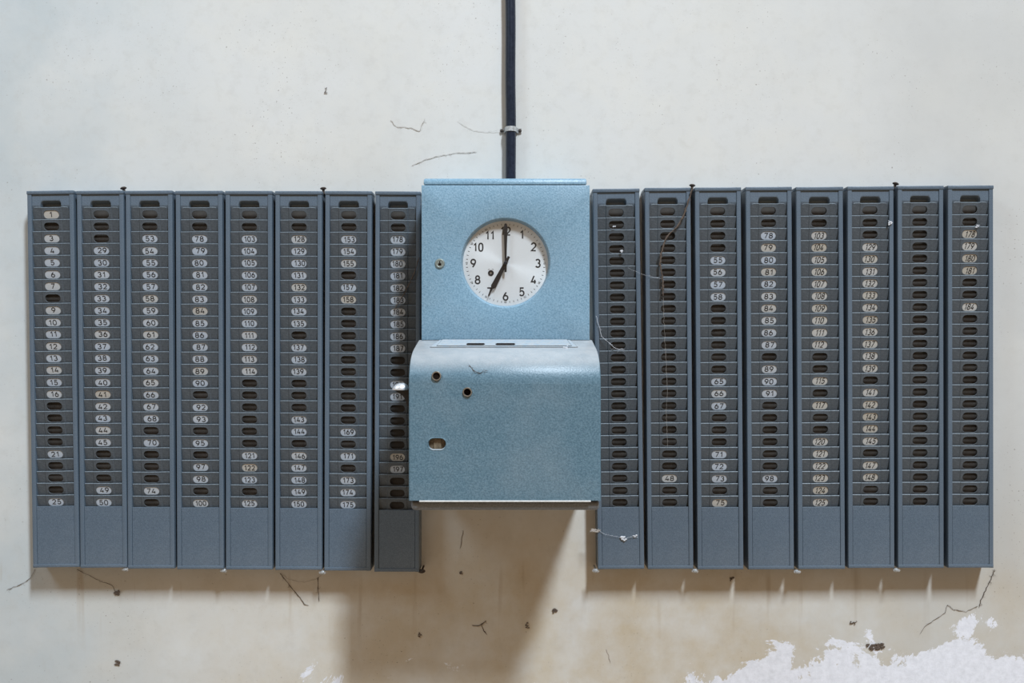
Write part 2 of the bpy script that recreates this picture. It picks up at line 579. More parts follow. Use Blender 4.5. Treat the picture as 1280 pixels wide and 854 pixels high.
bm = bmesh.new(); box(bm, -HW + .0004, HW - .0004, FRONT - .0006, -.001, .0002, 4.2 * S, .0010)
ME_LIP = to_mesh('bottom_lip', bm, [M['rack_paint']])

def inst(name, me, parent, loc=(0, 0, 0)):
    o = bpy.data.objects.new(name, me)
    COL.objects.link(o)
    o.parent = parent
    o.location = loc
    return o

def tag_mesh(num, style):
    bm = bmesh.new()
    fy = lambda z: -z * TILT - .0007
    vs = [bm.verts.new((x * S, fy(z * S), z * S)) for x, z in pill(0, -HOLE, 10.0, 5.1, 8)]
    f = bm.faces.new(vs[::-1])
    f.normal_update()
    jx = random.uniform(-.9, .9); jz = random.uniform(-.35, .45)
    italic = style == 'italic'
    h = (6.6 if italic else 5.7) * S
    n = len(num)
    write(bm, num, jx * S, (-HOLE + jz) * S, h, (.95 if italic else .95) * S, lambda z: fy(z) - .0003,
          wide=((.86 if italic else 1.08) if n == 3 else 1.3), slant=(.22 if italic else 0), gap=.24, rot=random.uniform(-.03, .03), mat=1)
    me = bpy.data.meshes.new('number_tag')
    bm.to_mesh(me); bm.free()
    me.materials.append(M['paper_aged'] if italic else M['paper'])
    me.materials.append(M['ink'])
    return me

def rng(*a):
    out = []
    for q in a:
        if isinstance(q, tuple): out += list(range(q[0], q[1] + 1))
        else: out.append(q)
    return out

# top left x, top right x, top y, bottom left x, bottom y, first number, numbers shown, style, label
RACKS = [
    (33.5, 92.0, 238.5, 41.0, 709.5, 1, rng(1, (3, 7), (9, 16), 21, 25), 'plain', 'blue-grey steel time card rack with tags between 1 and 25, leftmost on the wall'),
    (95.7, 154.5, 238.5, 100.3, 710.0, 26, rng((29, 45), 49, 50), 'plain', 'blue-grey steel time card rack with tags 29 to 50, second from the left end'),
    (156.8, 215.5, 238.5, 159.8, 711.0, 51, rng((53, 68), 70, 74), 'plain', 'third blue-grey card rack from the left, its bottom slot empty under tag 74'),
    (219.3, 278.0, 238.7, 221.2, 711.6, 76, rng((78, 90), 92, 93, 95, 97, 98, 100), 'plain', 'fourth blue-grey card rack from the left, with tag 100 in its bottom slot'),
    (281.7, 340.3, 238.8, 282.2, 712.2, 101, rng((103, 114), (121, 123), 125), 'plain', 'fifth blue-grey card rack from the left, with upright tags 103 to 125'),
    (344.0, 402.6, 239.0, 344.0, 712.6, 126, rng((128, 135), (137, 139), 143, 144, (146, 150)), 'plain', 'sixth blue-grey card rack from the left, with tag 150 at its foot'),
    (406.5, 465.0, 239.0, 405.2, 713.6, 151, rng((153, 155), 157, 158, 169, 171, (173, 175)), 'plain', 'blue-grey steel time card rack with tags 153 to 175 and many empty slots'),
    (469.2, 525.8, 239.4, 467.8, 715.0, 176, rng((178, 187), 190, 191, 196, 197), 'plain', 'blue-grey steel time card rack partly hidden by the left side of the clock'),
    (741.0, 800.0, 236.0, 747.4, 711.5, 1, [], 'plain', 'blue-grey steel time card rack with no tags, right beside the clock'),
    (806.0, 864.0, 234.8, 809.7, 711.5, 26, [48], 'plain', 'blue-grey steel time card rack with only tag 48 left in it'),
    (868.6, 927.0, 234.4, 872.0, 712.0, 51, rng((55, 58), (65, 67), (71, 73), 75), 'plain', 'third blue-grey card rack right of the clock, upright tags 55 to 75'),
    (932.2, 990.4, 233.8, 935.4, 712.0, 76, rng((78, 87), (89, 91), 98), 'plain', 'fourth blue-grey card rack right of the clock, its lowest tag 98'),
    (995.2, 1054.6, 233.8, 998.0, 711.6, 101, rng((103, 112), 115, 117, (120, 120), (121, 125)), 'italic', 'fifth blue-grey card rack right of the clock, slanted tags 103 to 125'),
    (1059.5, 1118.0, 233.2, 1060.6, 710.4, 126, rng((129, 139), (141, 145), 147, 148), 'italic', 'third rack from the right end, blue-grey, slanted tags 129 to 148'),
    (1122.2, 1180.2, 232.4, 1122.8, 710.2, 151, [], 'plain', 'blue-grey steel time card rack with no tags, second from the right end'),
    (1185.0, 1242.6, 232.0, 1185.4, 710.0, 176, rng((178, 181), 184), 'italic', 'blue-grey steel time card rack with slanted tags 178 to 184, rightmost on the wall'),
]
DR = ZW - RD
for ri, (tlx, trx, ty, blx, by, first, nums, style, label) in enumerate(RACKS):
    wpx, hpx = trx - tlx - (.9 if tlx > 640 else .3), by - ty
    lean = math.atan2(blx - tlx, hpx)
    cx = (blx + wpx / 2)
    r = empty('time_card_rack', (X(cx, DR), 0, Z(by, DR)), label, 'card rack', 'time card racks beside the wall clock')
    r.rotation_euler = (0, -lean, 0)
    r.scale = (wpx / RW, 1, hpx / RH)
    inst('back_panel', ME_BACK, r)
    inst('side_rail', ME_RAIL[-1], r)
    inst('side_rail', ME_RAIL[1], r)
    inst('top_cap', ME_CAP, r)
    inst('header_panel', ME_HEAD, r)
    inst('lower_panel', ME_LOW, r)
    inst('bottom_lip', ME_LIP, r)
    for q in range(25):
        p = inst('pocket', ME_P1 if q == 0 else ME_P, r, (random.uniform(-.0002, .0002), FRONT + .0022 + random.uniform(-.0003, .0003), u2z(TAB0 + PITCH * q) + random.uniform(-.00025, .00025)))
        p.rotation_euler = (random.uniform(-.012, .012), random.uniform(-.004, .004), random.uniform(-.012, .012))
        if first + q in nums:
            inst('number_tag', tag_mesh(str(first + q), style), p)

# ------------------------------------------------------------------ time recorder
DC = 1.785                    # distance of the clock's door
DB = 1.620                    # distance of the lower cover's front
yc, yb = -(ZW - DC), -(ZW - DB)
x0, x1 = X(526.8, DC), X(737.2, DC)
zt, zb = Z(222.2, DC), Z(425.2, DC)
zcap = Z(230.8, DC)
T = empty('time_recorder', ((x0 + x1) / 2, 0, Z(638, DB)), 'pale blue hammered metal time clock with a round white dial showing seven', 'time clock')
TM = Matrix.Translation(-T.location)
def tpart(name, bm, mats, parent=T, smooth=False):
    if parent is T:
        bmesh.ops.transform(bm, matrix=TM, verts=bm.verts)
    return link(name, bm, mats, parent, smooth)

bm = bmesh.new(); box(bm, x0 + .006, x1 - .004, yc + .0222, -.0005, zb + .001, zcap - .0005, .003)
tpart('clock_case', bm, M['clock_paint'])
# top with a rounded front edge
prof = [(-.0005, zcap), (-.0005, zt)]
rr = .010
for q in range(7):
    a = PI / 2 * q / 6
    prof.append((yc + .001 + rr - rr * math.sin(a), zt - rr + rr * math.cos(a)))
prof += [(yc + .001, zcap + .0012), (yc + .002, zcap + .0002)]
bm = bmesh.new(); prism(bm, prof, x0 + .004, x1 - .006, .003)
tpart('case_top', bm, M['clock_paint'], smooth=True)

# door with a round opening
DCX, DCZ = X(631.8, DC), Z(328.4, DC)
RO = 55.4 * DC / F
bm = bmesh.new()
N = 96
zd0, zd1 = zb, zcap - .0010
bv = .002
def ringc(r, y): return [bm.verts.new((DCX + r * math.cos(2 * PI * q / N), y, DCZ + r * math.sin(2 * PI * q / N))) for q in range(N)]
r_edge = ringc(RO + .0035, yc); r_b = ringc(RO + .0012, yc + .0007); r_in = ringc(RO, yc + .003); r_back = ringc(RO - .0035, yc + .020)
def rect_pts(xa, xb, za, zb_, y):
    out = []
    for q in range(N):
        a = 2 * PI * q / N
        dx, dz = math.cos(a), math.sin(a)
        t = min((xb - DCX) / dx if dx > 1e-6 else 1e9, (xa - DCX) / dx if dx < -1e-6 else 1e9, (zb_ - DCZ) / dz if dz > 1e-6 else 1e9, (za - DCZ) / dz if dz < -1e-6 else 1e9)
        out.append([DCX + dx * t, y, DCZ + dz * t])
    for cx_, cz_ in ((xa, za), (xa, zb_), (xb, za), (xb, zb_)):
        i = min(range(N), key=lambda q: (out[q][0] - cx_) ** 2 + (out[q][2] - cz_) ** 2)
        out[i] = [cx_, y, cz_]
    return [bm.verts.new(p) for p in out]
q0 = rect_pts(x0 + bv, x1 - bv, zd0 + bv, zd1 - bv, yc)
q1 = rect_pts(x0 + .0004, x1 - .0004, zd0 + .0004, zd1 - .0004, yc + .0007)
q2 = rect_pts(x0, x1, zd0, zd1, yc + .002)
q3 = rect_pts(x0, x1, zd0, zd1, yc + .022)
for a, b in ((q3, q2), (q2, q1), (q1, q0), (q0, r_edge), (r_edge, r_b), (r_b, r_in), (r_in, r_back)):
    for i in range(N):
        j = (i + 1) % N
        bm.faces.new((a[i], a[j], b[j], b[i]))
bmesh.ops.recalc_face_normals(bm, faces=bm.faces)
tpart('case_door', bm, M['clock_paint'], smooth=True)

# dial and its print (origin of the dial at its centre, for the turned grain)
DD = DC + .0165
yd = yc + .0165
ux = DD / F
CX, CZ = X(632.0, DD), Z(329.2, DD)
bm = bmesh.new()
lathe(bm, [(0, 0), (.02, 0), (.06, 0), (RO + .004, 0)], 0, 0, 64)
for f in bm.faces:
    f.normal_update()
    if f.normal.y > 0: f.normal_flip()
dial = link('dial', bm, M['dial'], T, loc=Vector((CX, yd, CZ)) - T.location)
for h in range(1, 13):
    a = PI / 2 - h * PI / 6
    rad = (40.4 if h not in (10, 11, 12) else 39.4) * ux
    bm = bmesh.new()
    write(bm, str(h), rad * math.cos(a), rad * math.sin(a) * 1.02, 9.6 * ux, 1.75 * ux, lambda z: -.0003, wide=1.02 if h < 10 else .9, gap=.32)
    link('numeral', bm, M['ink'], dial)
bm = bmesh.new()
for m in range(60):
    a = PI / 2 - m * PI / 30
    c_, s_ = math.cos(a), math.sin(a)
    if m % 5:
        ra, rb, hw = 47.4 * ux, 49.6 * ux, .28 * ux
        vs = [bm.verts.new((r_ * c_ - e * hw * s_, -.0003, r_ * s_ + e * hw * c_)) for r_, e in ((ra, 1), (ra, -1), (rb, -1), (rb, 1))]
        bm.faces.new(vs)
    else:
        rot = a - PI / 2
        write(bm, str(m or 60), 48.6 * ux * c_, 48.6 * ux * s_, 2.1 * ux, .32 * ux, lambda z: -.0003, rot=rot)
link('minute_track', bm, M['ink'], dial)

def hand(name, pts, y, ang, mat):
    """pts: half outline (along, half width) from tail to tip"""
    bm = bmesh.new()
    t = .0009
    ca, sa = math.cos(ang), math.sin(ang)
    L = [(l * ux, w_ * ux) for l, w_ in pts]
    out = [(l, w_) for l, w_ in L] + [(l, -w_) for l, w_ in reversed(L)]
    def P(l, w_, yy): return bm.verts.new((CX + l * ca - w_ * sa, yy, CZ + l * sa + w_ * ca))
    f_ = [P(l, w_, y) for l, w_ in out]; b_ = [P(l, w_, y + t) for l, w_ in out]
    bm.faces.new(f_); bm.faces.new(b_[::-1])
    for i in range(len(out)):
        j = (i + 1) % len(out)
        bm.faces.new((f_[i], b_[i], b_[j], f_[j]))
    bmesh.ops.recalc_face_normals(bm, faces=bm.faces)
    return tpart(name, bm, mat)
hand('hour_hand', [(-9.2, 1.3), (-8.6, 1.7), (-7, 1.5), (0, 2.0), (6, 2.3), (33, 3.3), (34.5, 2.4), (36, .75), (46.5, .45), (47, .2)], yd - .006, math.radians(242.5), M['black'])
hand('minute_hand', [(-11.5, .9), (-10.5, 1.4), (-4, 1.5), (0, 1.5), (2, 1.2), (20, 1.6), (44, 2.4), (47.5, 1.6), (49, .6)], yd - .009, math.radians(89.8), M['black'])
bm = bmesh.new(); lathe(bm, [(0, yd - .0125), (.0025, yd - .0122), (.0038, yd - .011), (.0042, yd - .0095), (.0042, yd)], CX, CZ, 24)
tpart('hand_hub', bm, M['black'], smooth=True)
wx, wz = X(613.6, DD), Z(341.4, DD)
bm = bmesh.new(); lathe(bm, [(.0018, yd - .0006), (.0025, yd - .0010), (.0056, yd - .0010), (.0060, yd - .0002)], wx, wz, 24)
for sgn in (-1, 1):
    pr = ribbon([(wx + sgn * .0022, wz + .0078), (wx + sgn * .0044, wz + .0074), (wx + sgn * .0056, wz + .0062)], .0007)
    vs = [[bm.verts.new((q.x, yd - .0003, q.y)) for q in p] for p in pr]
    for a, b in zip(vs, vs[1:]): bm.faces.new((a[0], a[1], b[1], b[0]))
wh = tpart('winding_hole', bm, M['black'])
bm = bmesh.new(); lathe(bm, [(0, yd - .0009), (.0017, yd - .0009)], wx, wz, 12)
tpart('winding_arbor', bm, M['nickel'])
bm = bmesh.new(); lathe(bm, [(0, yc + .0045), (RO - .0005, yc + .0045)], DCX, DCZ, 64)
for f in bm.faces:
    f.normal_update()
    if f.normal.y > 0: f.normal_flip()
tpart('dial_glass', bm, M['glass'])

# door lock
lx, lz = X(549.8, DC), Z(329.4, DC)
bm = bmesh.new(); lathe(bm, [(0, yc - .0022), (.0062, yc - .0022), (.0072, yc - .0030), (.0088, yc - .0026), (.0100, yc - .0010), (.0104, yc + .0005)], lx, lz, 32)
lock = tpart('door_lock', bm, M['lock'], smooth=True)
bm = bmesh.new(); box(bm, lx - .0009, lx + .0009, yc - .0028, yc - .0018, lz - .0040, lz + .0046); box(bm, lx - .0030, lx + .0030, yc - .0027, yc - .0018, lz - .0040, lz + .0002)
bmesh.ops.transform(bm, matrix=TM, verts=bm.verts)
link('keyhole', bm, M['hollow'], lock)

# lower cover: extruded profile with a sloping top and a rounded shoulder, three openings in the front
bx0, bx1 = X(510.8, DB), X(751.2, DB)
zf, zbot = Z(480, DB), Z(626.0, DB)
slope = [(-(ZW - 1.790), EYE + .0030)]
P0 = Vector((-(ZW - 1.705), EYE - .0125)); P1 = Vector((-(ZW - 1.655), EYE - .0215)); P2 = Vector((yb, EYE - .038)); P3 = Vector((yb, zf))
for q in range(15):
    t = q / 14
    v = P0 * (1 - t) ** 3 + P1 * 3 * t * (1 - t) ** 2 + P2 * 3 * t * t * (1 - t) + P3 * t ** 3
    slope.append((v.x, v.y))
bm = bmesh.new()
xs = [bx0 + .003, bx1 - .003]
prof = [(-.0005, zbot), (-.0005, EYE + .0030)] + slope
def inset_prof(pr, d):        # pulls the profile in for the rounded ends
    return [(y + (d if i >= 2 else 0), z - (d if i >= 1 else -0)) for i, (y, z) in enumerate(pr)]
end = [(bx0, .0030), (bx0 + .0009, .0009), (bx0 + .003, 0), (bx1 - .003, 0), (bx1 - .0009, .0009), (bx1, .0030)]
cols = []
for xq, d in end:
    pts = prof + [(yb, zbot)]
    row = []
    for i, (y, z) in enumerate(pts):
        yy = y + (d if i >= 2 else 0)
        zq = z - (d if 1 <= i < len(pts) - 1 else 0)
        row.append(bm.verts.new((xq, yy, zq)))
    cols.append(row)
n = len(cols[0])
for ci, (a, b) in enumerate(zip(cols, cols[1:])):
    for i in range(n - 1):
        if ci == 2 and i == n - 2:
            continue                     # the front panel with its openings is filled below
        bm.faces.new((a[i], a[i + 1], b[i + 1], b[i]))
bm.faces.new(cols[0]); bm.faces.new(cols[-1])
B1 = (X(545.6, DB), Z(470.2, DB)); B2 = (X(584.2, DB), Z(490.2, DB)); SL = (X(546.2, DB), Z(555.2, DB))
def circ(c, r, n=28): return [(c[0] + r * math.cos(2 * PI * q / n), c[1] + r * math.sin(2 * PI * q / n)) for q in range(n)]
px = DB / F
loops = [[(xs[0], zbot), (xs[1], zbot), (xs[1], zf), (xs[0], zf)], circ(B2, 5.6 * px), pill(SL[0], SL[1], 11.6 * px, 7.6 * px, 10)]
v2, e2 = [], []
for lp in loops:
    o0 = len(v2)
    v2 += [Vector(p) for p in lp]
    e2 += [(o0 + i, o0 + (i + 1) % len(lp)) for i in range(len(lp))]
rv, re, rf, *_ = delaunay_2d_cdt(v2, e2, [], 1, 1e-7)
bv_ = [bm.verts.new((p.x, yb, p.y)) for p in rv]
def in_hole(c):
    if (c - Vector(B2)).length < 5.5 * px: return True
    dx = max(abs(c.x - SL[0]) - 4.0 * px, 0)
    return math.hypot(dx, c.y - SL[1]) < 7.4 * px
for f in rf:
    c = sum((rv[i] for i in f), Vector((0, 0))) / len(f)
    if not in_hole(c):
        bm.faces.new([bv_[i] for i in f])
# walls of the openings
for lp in loops[1:]:
    a = [bm.verts.new((p[0], yb, p[1])) for p in lp]; b = [bm.verts.new((p[0], yb + .004, p[1])) for p in lp]
    for i in range(len(lp)):
        j = (i + 1) % len(lp)
        if (Vector(lp[i]) - Vector(lp[j])).length > 1e-7:
            bm.faces.new((a[i], a[j], b[j], b[i]))
bmesh.ops.remove_doubles(bm, verts=bm.verts, dist=1e-6)
bmesh.ops.recalc_face_normals(bm, faces=bm.faces)
lc = tpart('lower_cover', bm, M['cover_paint'], smooth=True)
for p in lc.data.polygons:
    if p.normal.y < -.9999 or abs(p.normal.x) > .9: p.use_smooth = False
for c, m in ((B1, M['mech']), (B2, M['hollow'])):
    bm = bmesh.new(); lathe(bm, [(4.3 * px, yb + .010), (4.3 * px, yb - .0022), (4.7 * px, yb - .0030), (5.6 * px, yb - .0030), (6.3 * px, yb - .0008), (6.4 * px, yb + .0005)], c[0], c[1], 32)
    b_ = tpart('bushing', bm, M['nickel'], smooth=True)
    bm = bmesh.new(); yq = yb - .0004 if c is B1 else yb + .0095
    lathe(bm, [(0, yq), (4.3 * px, yq)], c[0], c[1], 20)
    bmesh.ops.transform(bm, matrix=TM, verts=bm.verts)
    link('bushing_core', bm, M['hollow'], b_)
# slot: pressed rim and what shows behind it
bm = bmesh.new()
rings = []
for r_, y in ((0, .005), (.4, .0006), (1.0, -.0004), (1.8, -.0002), (2.3, .0002)):
    rings.append([bm.verts.new((a, yb + y, b)) for a, b in pill(SL[0], SL[1], (10.6 + r_) * px, (6.6 + r_) * px, 10)])
for a, b in zip(rings, rings[1:]):
    for i in range(len(a)):
        j = (i + 1) % len(a); bm.faces.new((a[i], a[j], b[j], b[i]))
bmesh.ops.recalc_face_normals(bm, faces=bm.faces)
rim = tpart('slot_rim', bm, M['cover_paint'], smooth=True)
bm = bmesh.new(); box(bm, SL[0] - .022, SL[0] + .022, yb + .009, yb + .011, SL[1] - .016, SL[1] + .016); box(bm, SL[0] - .006, SL[0] + .007, yb + .0065, yb + .009, SL[1] - .016, SL[1] + .016)
tpart('slot_backing', bm, M['mech'])

# card throat plate lying on the slope
def on_slope(D, up=.0):
    y = -(ZW - D)
    za = EYE + .0030 - (.0155) * (1.790 - D) / .085
    return y, za + up
bm = bmesh.new()
ya, za = on_slope(1.784, .0012); yb2, zb2 = on_slope(1.7115, .0012)
top = [(-.1440, ya, za), (.1160, ya, za), (.1252, yb2, zb2), (-.1565, yb2, zb2)]
a = [bm.verts.new(p) for p in top]; b = [bm.verts.new((p[0], p[1], p[2] - .0016)) for p in top]
bm.faces.new(a); bm.faces.new(b[::-1])
for i in range(4): bm.faces.new((a[i], b[i], b[(i + 1) % 4], a[(i + 1) % 4]))
bmesh.ops.recalc_face_normals(bm, faces=bm.faces)
tpart('throat_plate', bm, M['dustplate'])
def seam(quad, grow, drop):
    c = sum((Vector(p) for p in quad), Vector()) / 4
    bm = bmesh.new()
    q = [Vector(p) + Vector((math.copysign(grow, p[0] - c.x), (-grow * 1.5 if i > 1 else 0), -drop)) for i, p in enumerate(quad)]
    bm.faces.new([bm.verts.new(p) for p in q])
    return bm
tpart('plate_seam', seam(top, .0010, .0007), M['hollow'])
bm = bmesh.new()
ya, za = on_slope(1.783, .0024); yb2, zb2 = on_slope(1.719, .0024)
top = [(-.1385, ya, za), (.1090, ya, za), (.1140, yb2, zb2), (-.1440, yb2, zb2)]
a = [bm.verts.new(p) for p in top]; b = [bm.verts.new((p[0], p[1], p[2] - .0012)) for p in top]
bm.faces.new(a); bm.faces.new(b[::-1])
for i in range(4): bm.faces.new((a[i], b[i], b[(i + 1) % 4], a[(i + 1) % 4]))
bmesh.ops.recalc_face_normals(bm, faces=bm.faces)
fl = tpart('throat_flap', bm, M['dustplate'])
tpart('flap_seam', seam(top, .0010, .0008), M['hollow'])
for pa, pb in ((582.5, 606.5), (619, 644.5)):
    bm = bmesh.new()
    ya, za = on_slope(1.742, .0026); yb2, zb2 = on_slope(1.722, .0026)
    xa, xb = X(pa, 1.732), X(pb, 1.732)
    vs = [bm.verts.new(p) for p in ((xa + .003, ya, za), (xb - .003, ya, za), (xb, (ya + yb2) / 2, (za + zb2) / 2), (xb - .003, yb2, zb2), (xa + .003, yb2, zb2), (xa, (ya + yb2) / 2, (za + zb2) / 2))]
    bm.faces.new(vs[::-1]); bmesh.ops.transform(bm, matrix=TM, verts=bm.verts)
    link('card_slot', bm, M['hollow'], fl)

# base tray and pale trim line
yt = yb + .008
Dt = DB + .008
bm = bmesh.new(); box(bm, X(513.5, Dt), X(749.5, Dt), yt, -.0005, Z(638.6, Dt), zbot - .0012, .0075, 4)
tpart('base_tray', bm, M['base'], smooth=True)
bm = bmesh.new(); box(bm, X(524, DB), X(738.5, DB), yb - .0006, yb + .012, Z(627.7, DB), Z(625.7, DB), .0004, 1)
tpart('trim_strip', bm, M['white'])

# thumb lever on the left side
DLV = 1.655
yl = -(ZW - DLV)
def lever(name, out, hw, mat, bev, parent):
    bm = bmesh.new()
    a = [bm.verts.new((X(p, DLV), yl - hw, Z(q, DLV))) for p, q in out]; b = [bm.verts.new((X(p, DLV), yl + hw, Z(q, DLV))) for p, q in out]
    fs = [bm.faces.new(a), bm.faces.new(b[::-1])]
    for i in range(len(out)):
        j = (i + 1) % len(out); bm.faces.new((a[i], b[i], b[j], a[j]))
    bmesh.ops.recalc_face_normals(bm, faces=bm.faces)
    bmesh.ops.bevel(bm, geom=list({e for f in fs for e in f.edges}), offset=bev, segments=4, profile=.5, affect='EDGES')
    bmesh.ops.transform(bm, matrix=TM, verts=bm.verts)
    return link(name, bm, mat, parent, smooth=True)
arm = lever('thumb_lever', [(494, 488.4), (512.6, 486.5), (512.8, 509), (508.8, 508), (508.0, 503), (506.4, 498.5), (503.8, 494.8), (500.2, 492), (496.5, 490)], .006, M['black'], .001, T)
bm = bmesh.new()
bmesh.ops.create_uvsphere(bm, u_segments=28, v_segments=18, radius=1)
bmesh.ops.delete(bm, geom=[v for v in bm.verts if v.co.z < -.12], context='VERTS')
es = [e for e in bm.edges if e.is_boundary]
bmesh.ops.holes_fill(bm, edges=es)
pu = DLV / F
for v in bm.verts:
    x, y, z = v.co
    v.co = Vector((X(500.4, DLV) + (x * 10.8 + z * 1.6) * pu, yl + y * .013, Z(487.4, DLV) + z * 8.8 * pu))
bmesh.ops.recalc_face_normals(bm, faces=bm.faces)
bmesh.ops.transform(bm, matrix=TM, verts=bm.verts)
link('lever_pad', bm, M['chrome'], arm, smooth=True)

# ------------------------------------------------------------------ conduit and clamp
DP = ZW - .0138
bm = bmesh.new()
rp = 6.4 * DP / F
pts = [(X(637.9 + (.7 * (y / 222.0)), DP) + .0004 * math.sin(y * .05), -.0138, Z(y, DP)) for y in range(-300, 231, 10)]
pts[-1] = (pts[-1][0], -.0138, zt - .0005 + .0006)
tube(bm, pts, rp, 20)
tag(link('conduit_pipe', bm, M['conduit'], smooth=True), 'dark blue-black conduit pipe running up the wall from the top of the clock', 'pipe')
zc = Z(162, DP); xc = X(638.6, DP)
cl = empty('pipe_clamp', (xc, 0, zc), 'small zinc clamp holding the dark pipe to the wall above the clock', 'clamp')
bm = bmesh.new()
path = [(-.023, .0015), (-.0165, .0015), (-.0135, .004)] + [((rp + .0008) * math.cos(math.radians(a)), .0138 + (rp + .0008) * math.sin(math.radians(a))) for a in range(190, -11, -20)] + [(.0135, .004), (.0165, .0015), (.023, .0015)]
prs = ribbon(path, .0016)
hh = .0052
v = [[bm.verts.new((p.x, -p.y, z)) for p in pr for z in (-hh, hh)] for pr in prs]
for a, b in zip(v, v[1:]):
    for i, j in ((0, 1), (1, 3), (3, 2), (2, 0)):
        bm.faces.new((a[i], a[j], b[j], b[i]))
bm.faces.new((v[0][0], v[0][1], v[0][3], v[0][2])); bm.faces.new((v[-1][0], v[-1][1], v[-1][3], v[-1][2]))
bmesh.ops.recalc_face_normals(bm, faces=bm.faces)
link('strap', bm, M['zinc'], cl)
for s_ in (-1, 1):
    bm = bmesh.new(); lathe(bm, [(0, -.006), (.002, -.0058), (.0034, -.0045), (.0036, -.0024)], s_ * .0198, 0, 14)
    link('screw', bm, M['rust'], cl, smooth=True)

# ------------------------------------------------------------------ fixings between the racks
DWL = ZW - .03
tops = [(154.6, 236.6, 'above the gap between the second and third racks from the left', -.25),
        (404.2, 237.0, 'above the gap between the sixth and seventh racks from the left', -.1),
        (865.2, 233.2, 'above the gap right of the rack holding only tag 48', .1),
        (1119.2, 231.0, 'above the gap left of the second rack from the right end', .3)]
for px_, py_, where, an in tops:
    bm = bmesh.new()
    prof = [(0, .0052), (.004, .0048), (.0068, .0028), (.0064, .0012), (.0030, -.0004), (.0022, -.010)]
    n_ = 14
    rings = []
    for r_, z in prof:
        rings.append([bm.verts.new((r_ * math.cos(2 * PI * q / n_), r_ * math.sin(2 * PI * q / n_), z)) for q in range(n_)] if r_ else [bm.verts.new((0, 0, z))])
    for a, b in zip(rings, rings[1:]):
        for q in range(n_):
            j = (q + 1) % n_
            bm.faces.new((a[0], b[q], b[j]) if len(a) == 1 else (a[q], b[q], b[j], a[j]))
    bmesh.ops.recalc_face_normals(bm, faces=bm.faces)
    # arm reaching back to the wall
    tube(bm, [(0, 0, -.009), (0, .015, -.010), (0, .0295, -.010)], .0022, 8)
    o = link('rack_fixing', bm, M['rust'], smooth=True, loc=(X(px_, DWL), -.03, Z(py_, DWL)))
    o.rotation_euler = (0, an, 0)
    tag(o, 'dark rusty fixing head ' + where, 'fixing', 'rusty fixings on top of the racks')
bots = [(157.2, 711.6, 'between second and third from the left', 'zinc'), (279.8, 713.2, 'between fourth and fifth from the left', 'zinc'),
        (403.2, 715.4, 'between sixth and seventh from the left', 'zinc'), (527.2, 714.0, 'at the lower right corner of the rack left of the clock', 'rust'),
        (744.8, 713.4, 'at the corner just right of the clock', 'zinc'), (868.8, 713.6, 'right of the rack with tag 48', 'zinc'),
        (996.4, 714.6, 'left of slanted tags 103 to 125', 'zinc'), (1120.6, 712.6, 'left of the second from the right', 'zinc')]
DBT = ZW - .040
for px_, py_, where, mt in bots:
    bm = bmesh.new()
    lathe(bm, [(0, -.0052), (.0028, -.0050), (.0040, -.0036), (.0042, -.0022), (.0066, -.0020), (.0068, -.0006), (.003, 0)], 0, 0, 18)
    bmesh.ops.scale(bm, vec=(1.15, 1, .68), verts=bm.verts)
    tube(bm, [(0, -.001, 0), (0, .02, .0), (0, .0395, 0)], .0022, 8)
    o = link('washer_screw', bm, M[mt], smooth=True, loc=(X(px_, DBT), -.040, Z(py_, DBT)))
    tag(o, ('pale washer screw under the racks, ' if mt == 'zinc' else 'dark rusted washer screw, ') + where, 'screw', 'screws along the bottom of the racks')

# ------------------------------------------------------------------ cobwebs and dirt
def cover_depth(py):           # how far the lower cover stands off the wall at a photo row
    best = min(slope, key=lambda p: abs(427 + (EYE - p[1]) * F / (ZW + p[0]) - py))
    return -best[0]
def strand(name, pts, rad, mat, label, cat, depth=.002, jit=.6, group=None, fuzz=0):
    rad = rad * .72
    """pts in photo pixels, depth: distance in front of the wall (a number or one per point)"""
    bm = bmesh.new()
    P = []
    for i, p in enumerate(pts):
        d = depth[i] if isinstance(depth, (list, tuple)) else depth
        P.append((p[0], p[1], d))
    fine = []
    for (a, b) in zip(P, P[1:]):
        nseg = max(2, int(math.hypot(b[0] - a[0], b[1] - a[1]) / 3))
        for q in range(nseg):
            t = q / nseg
            fine.append(tuple(a[i] + (b[i] - a[i]) * t for i in range(3)))
    fine.append(P[-1])
    W = []
    for i, (x, y, d) in enumerate(fine):
        j = jit if 0 < i < len(fine) - 1 else 0
        D = ZW - d
        W.append((X(x + random.uniform(-j, j), D), -d, Z(y + random.uniform(-j, j), D)))
    rr_ = [rad * random.uniform(.55, 1.35) for _ in W]
    rr_[-1] *= .4
    tube(bm, W, rr_, 5)
    for _ in range(fuzz):
        i = random.randrange(len(W) - 1)
        p = Vector(W[i])
        q = p + Vector((random.uniform(-.007, .007), random.uniform(-.0006, .0006), random.uniform(-.008, .004)))
        q.y = min(q.y, -.0006)
        m = (p + q) / 2 + Vector((random.uniform(-.002, .002), 0, random.uniform(-.002, .002)))
        tube(bm, [p, m, q], [rad * .45, rad * .3, rad * .2], 4)
    return tag(link(name, bm, M[mat], smooth=True), label, cat, group)

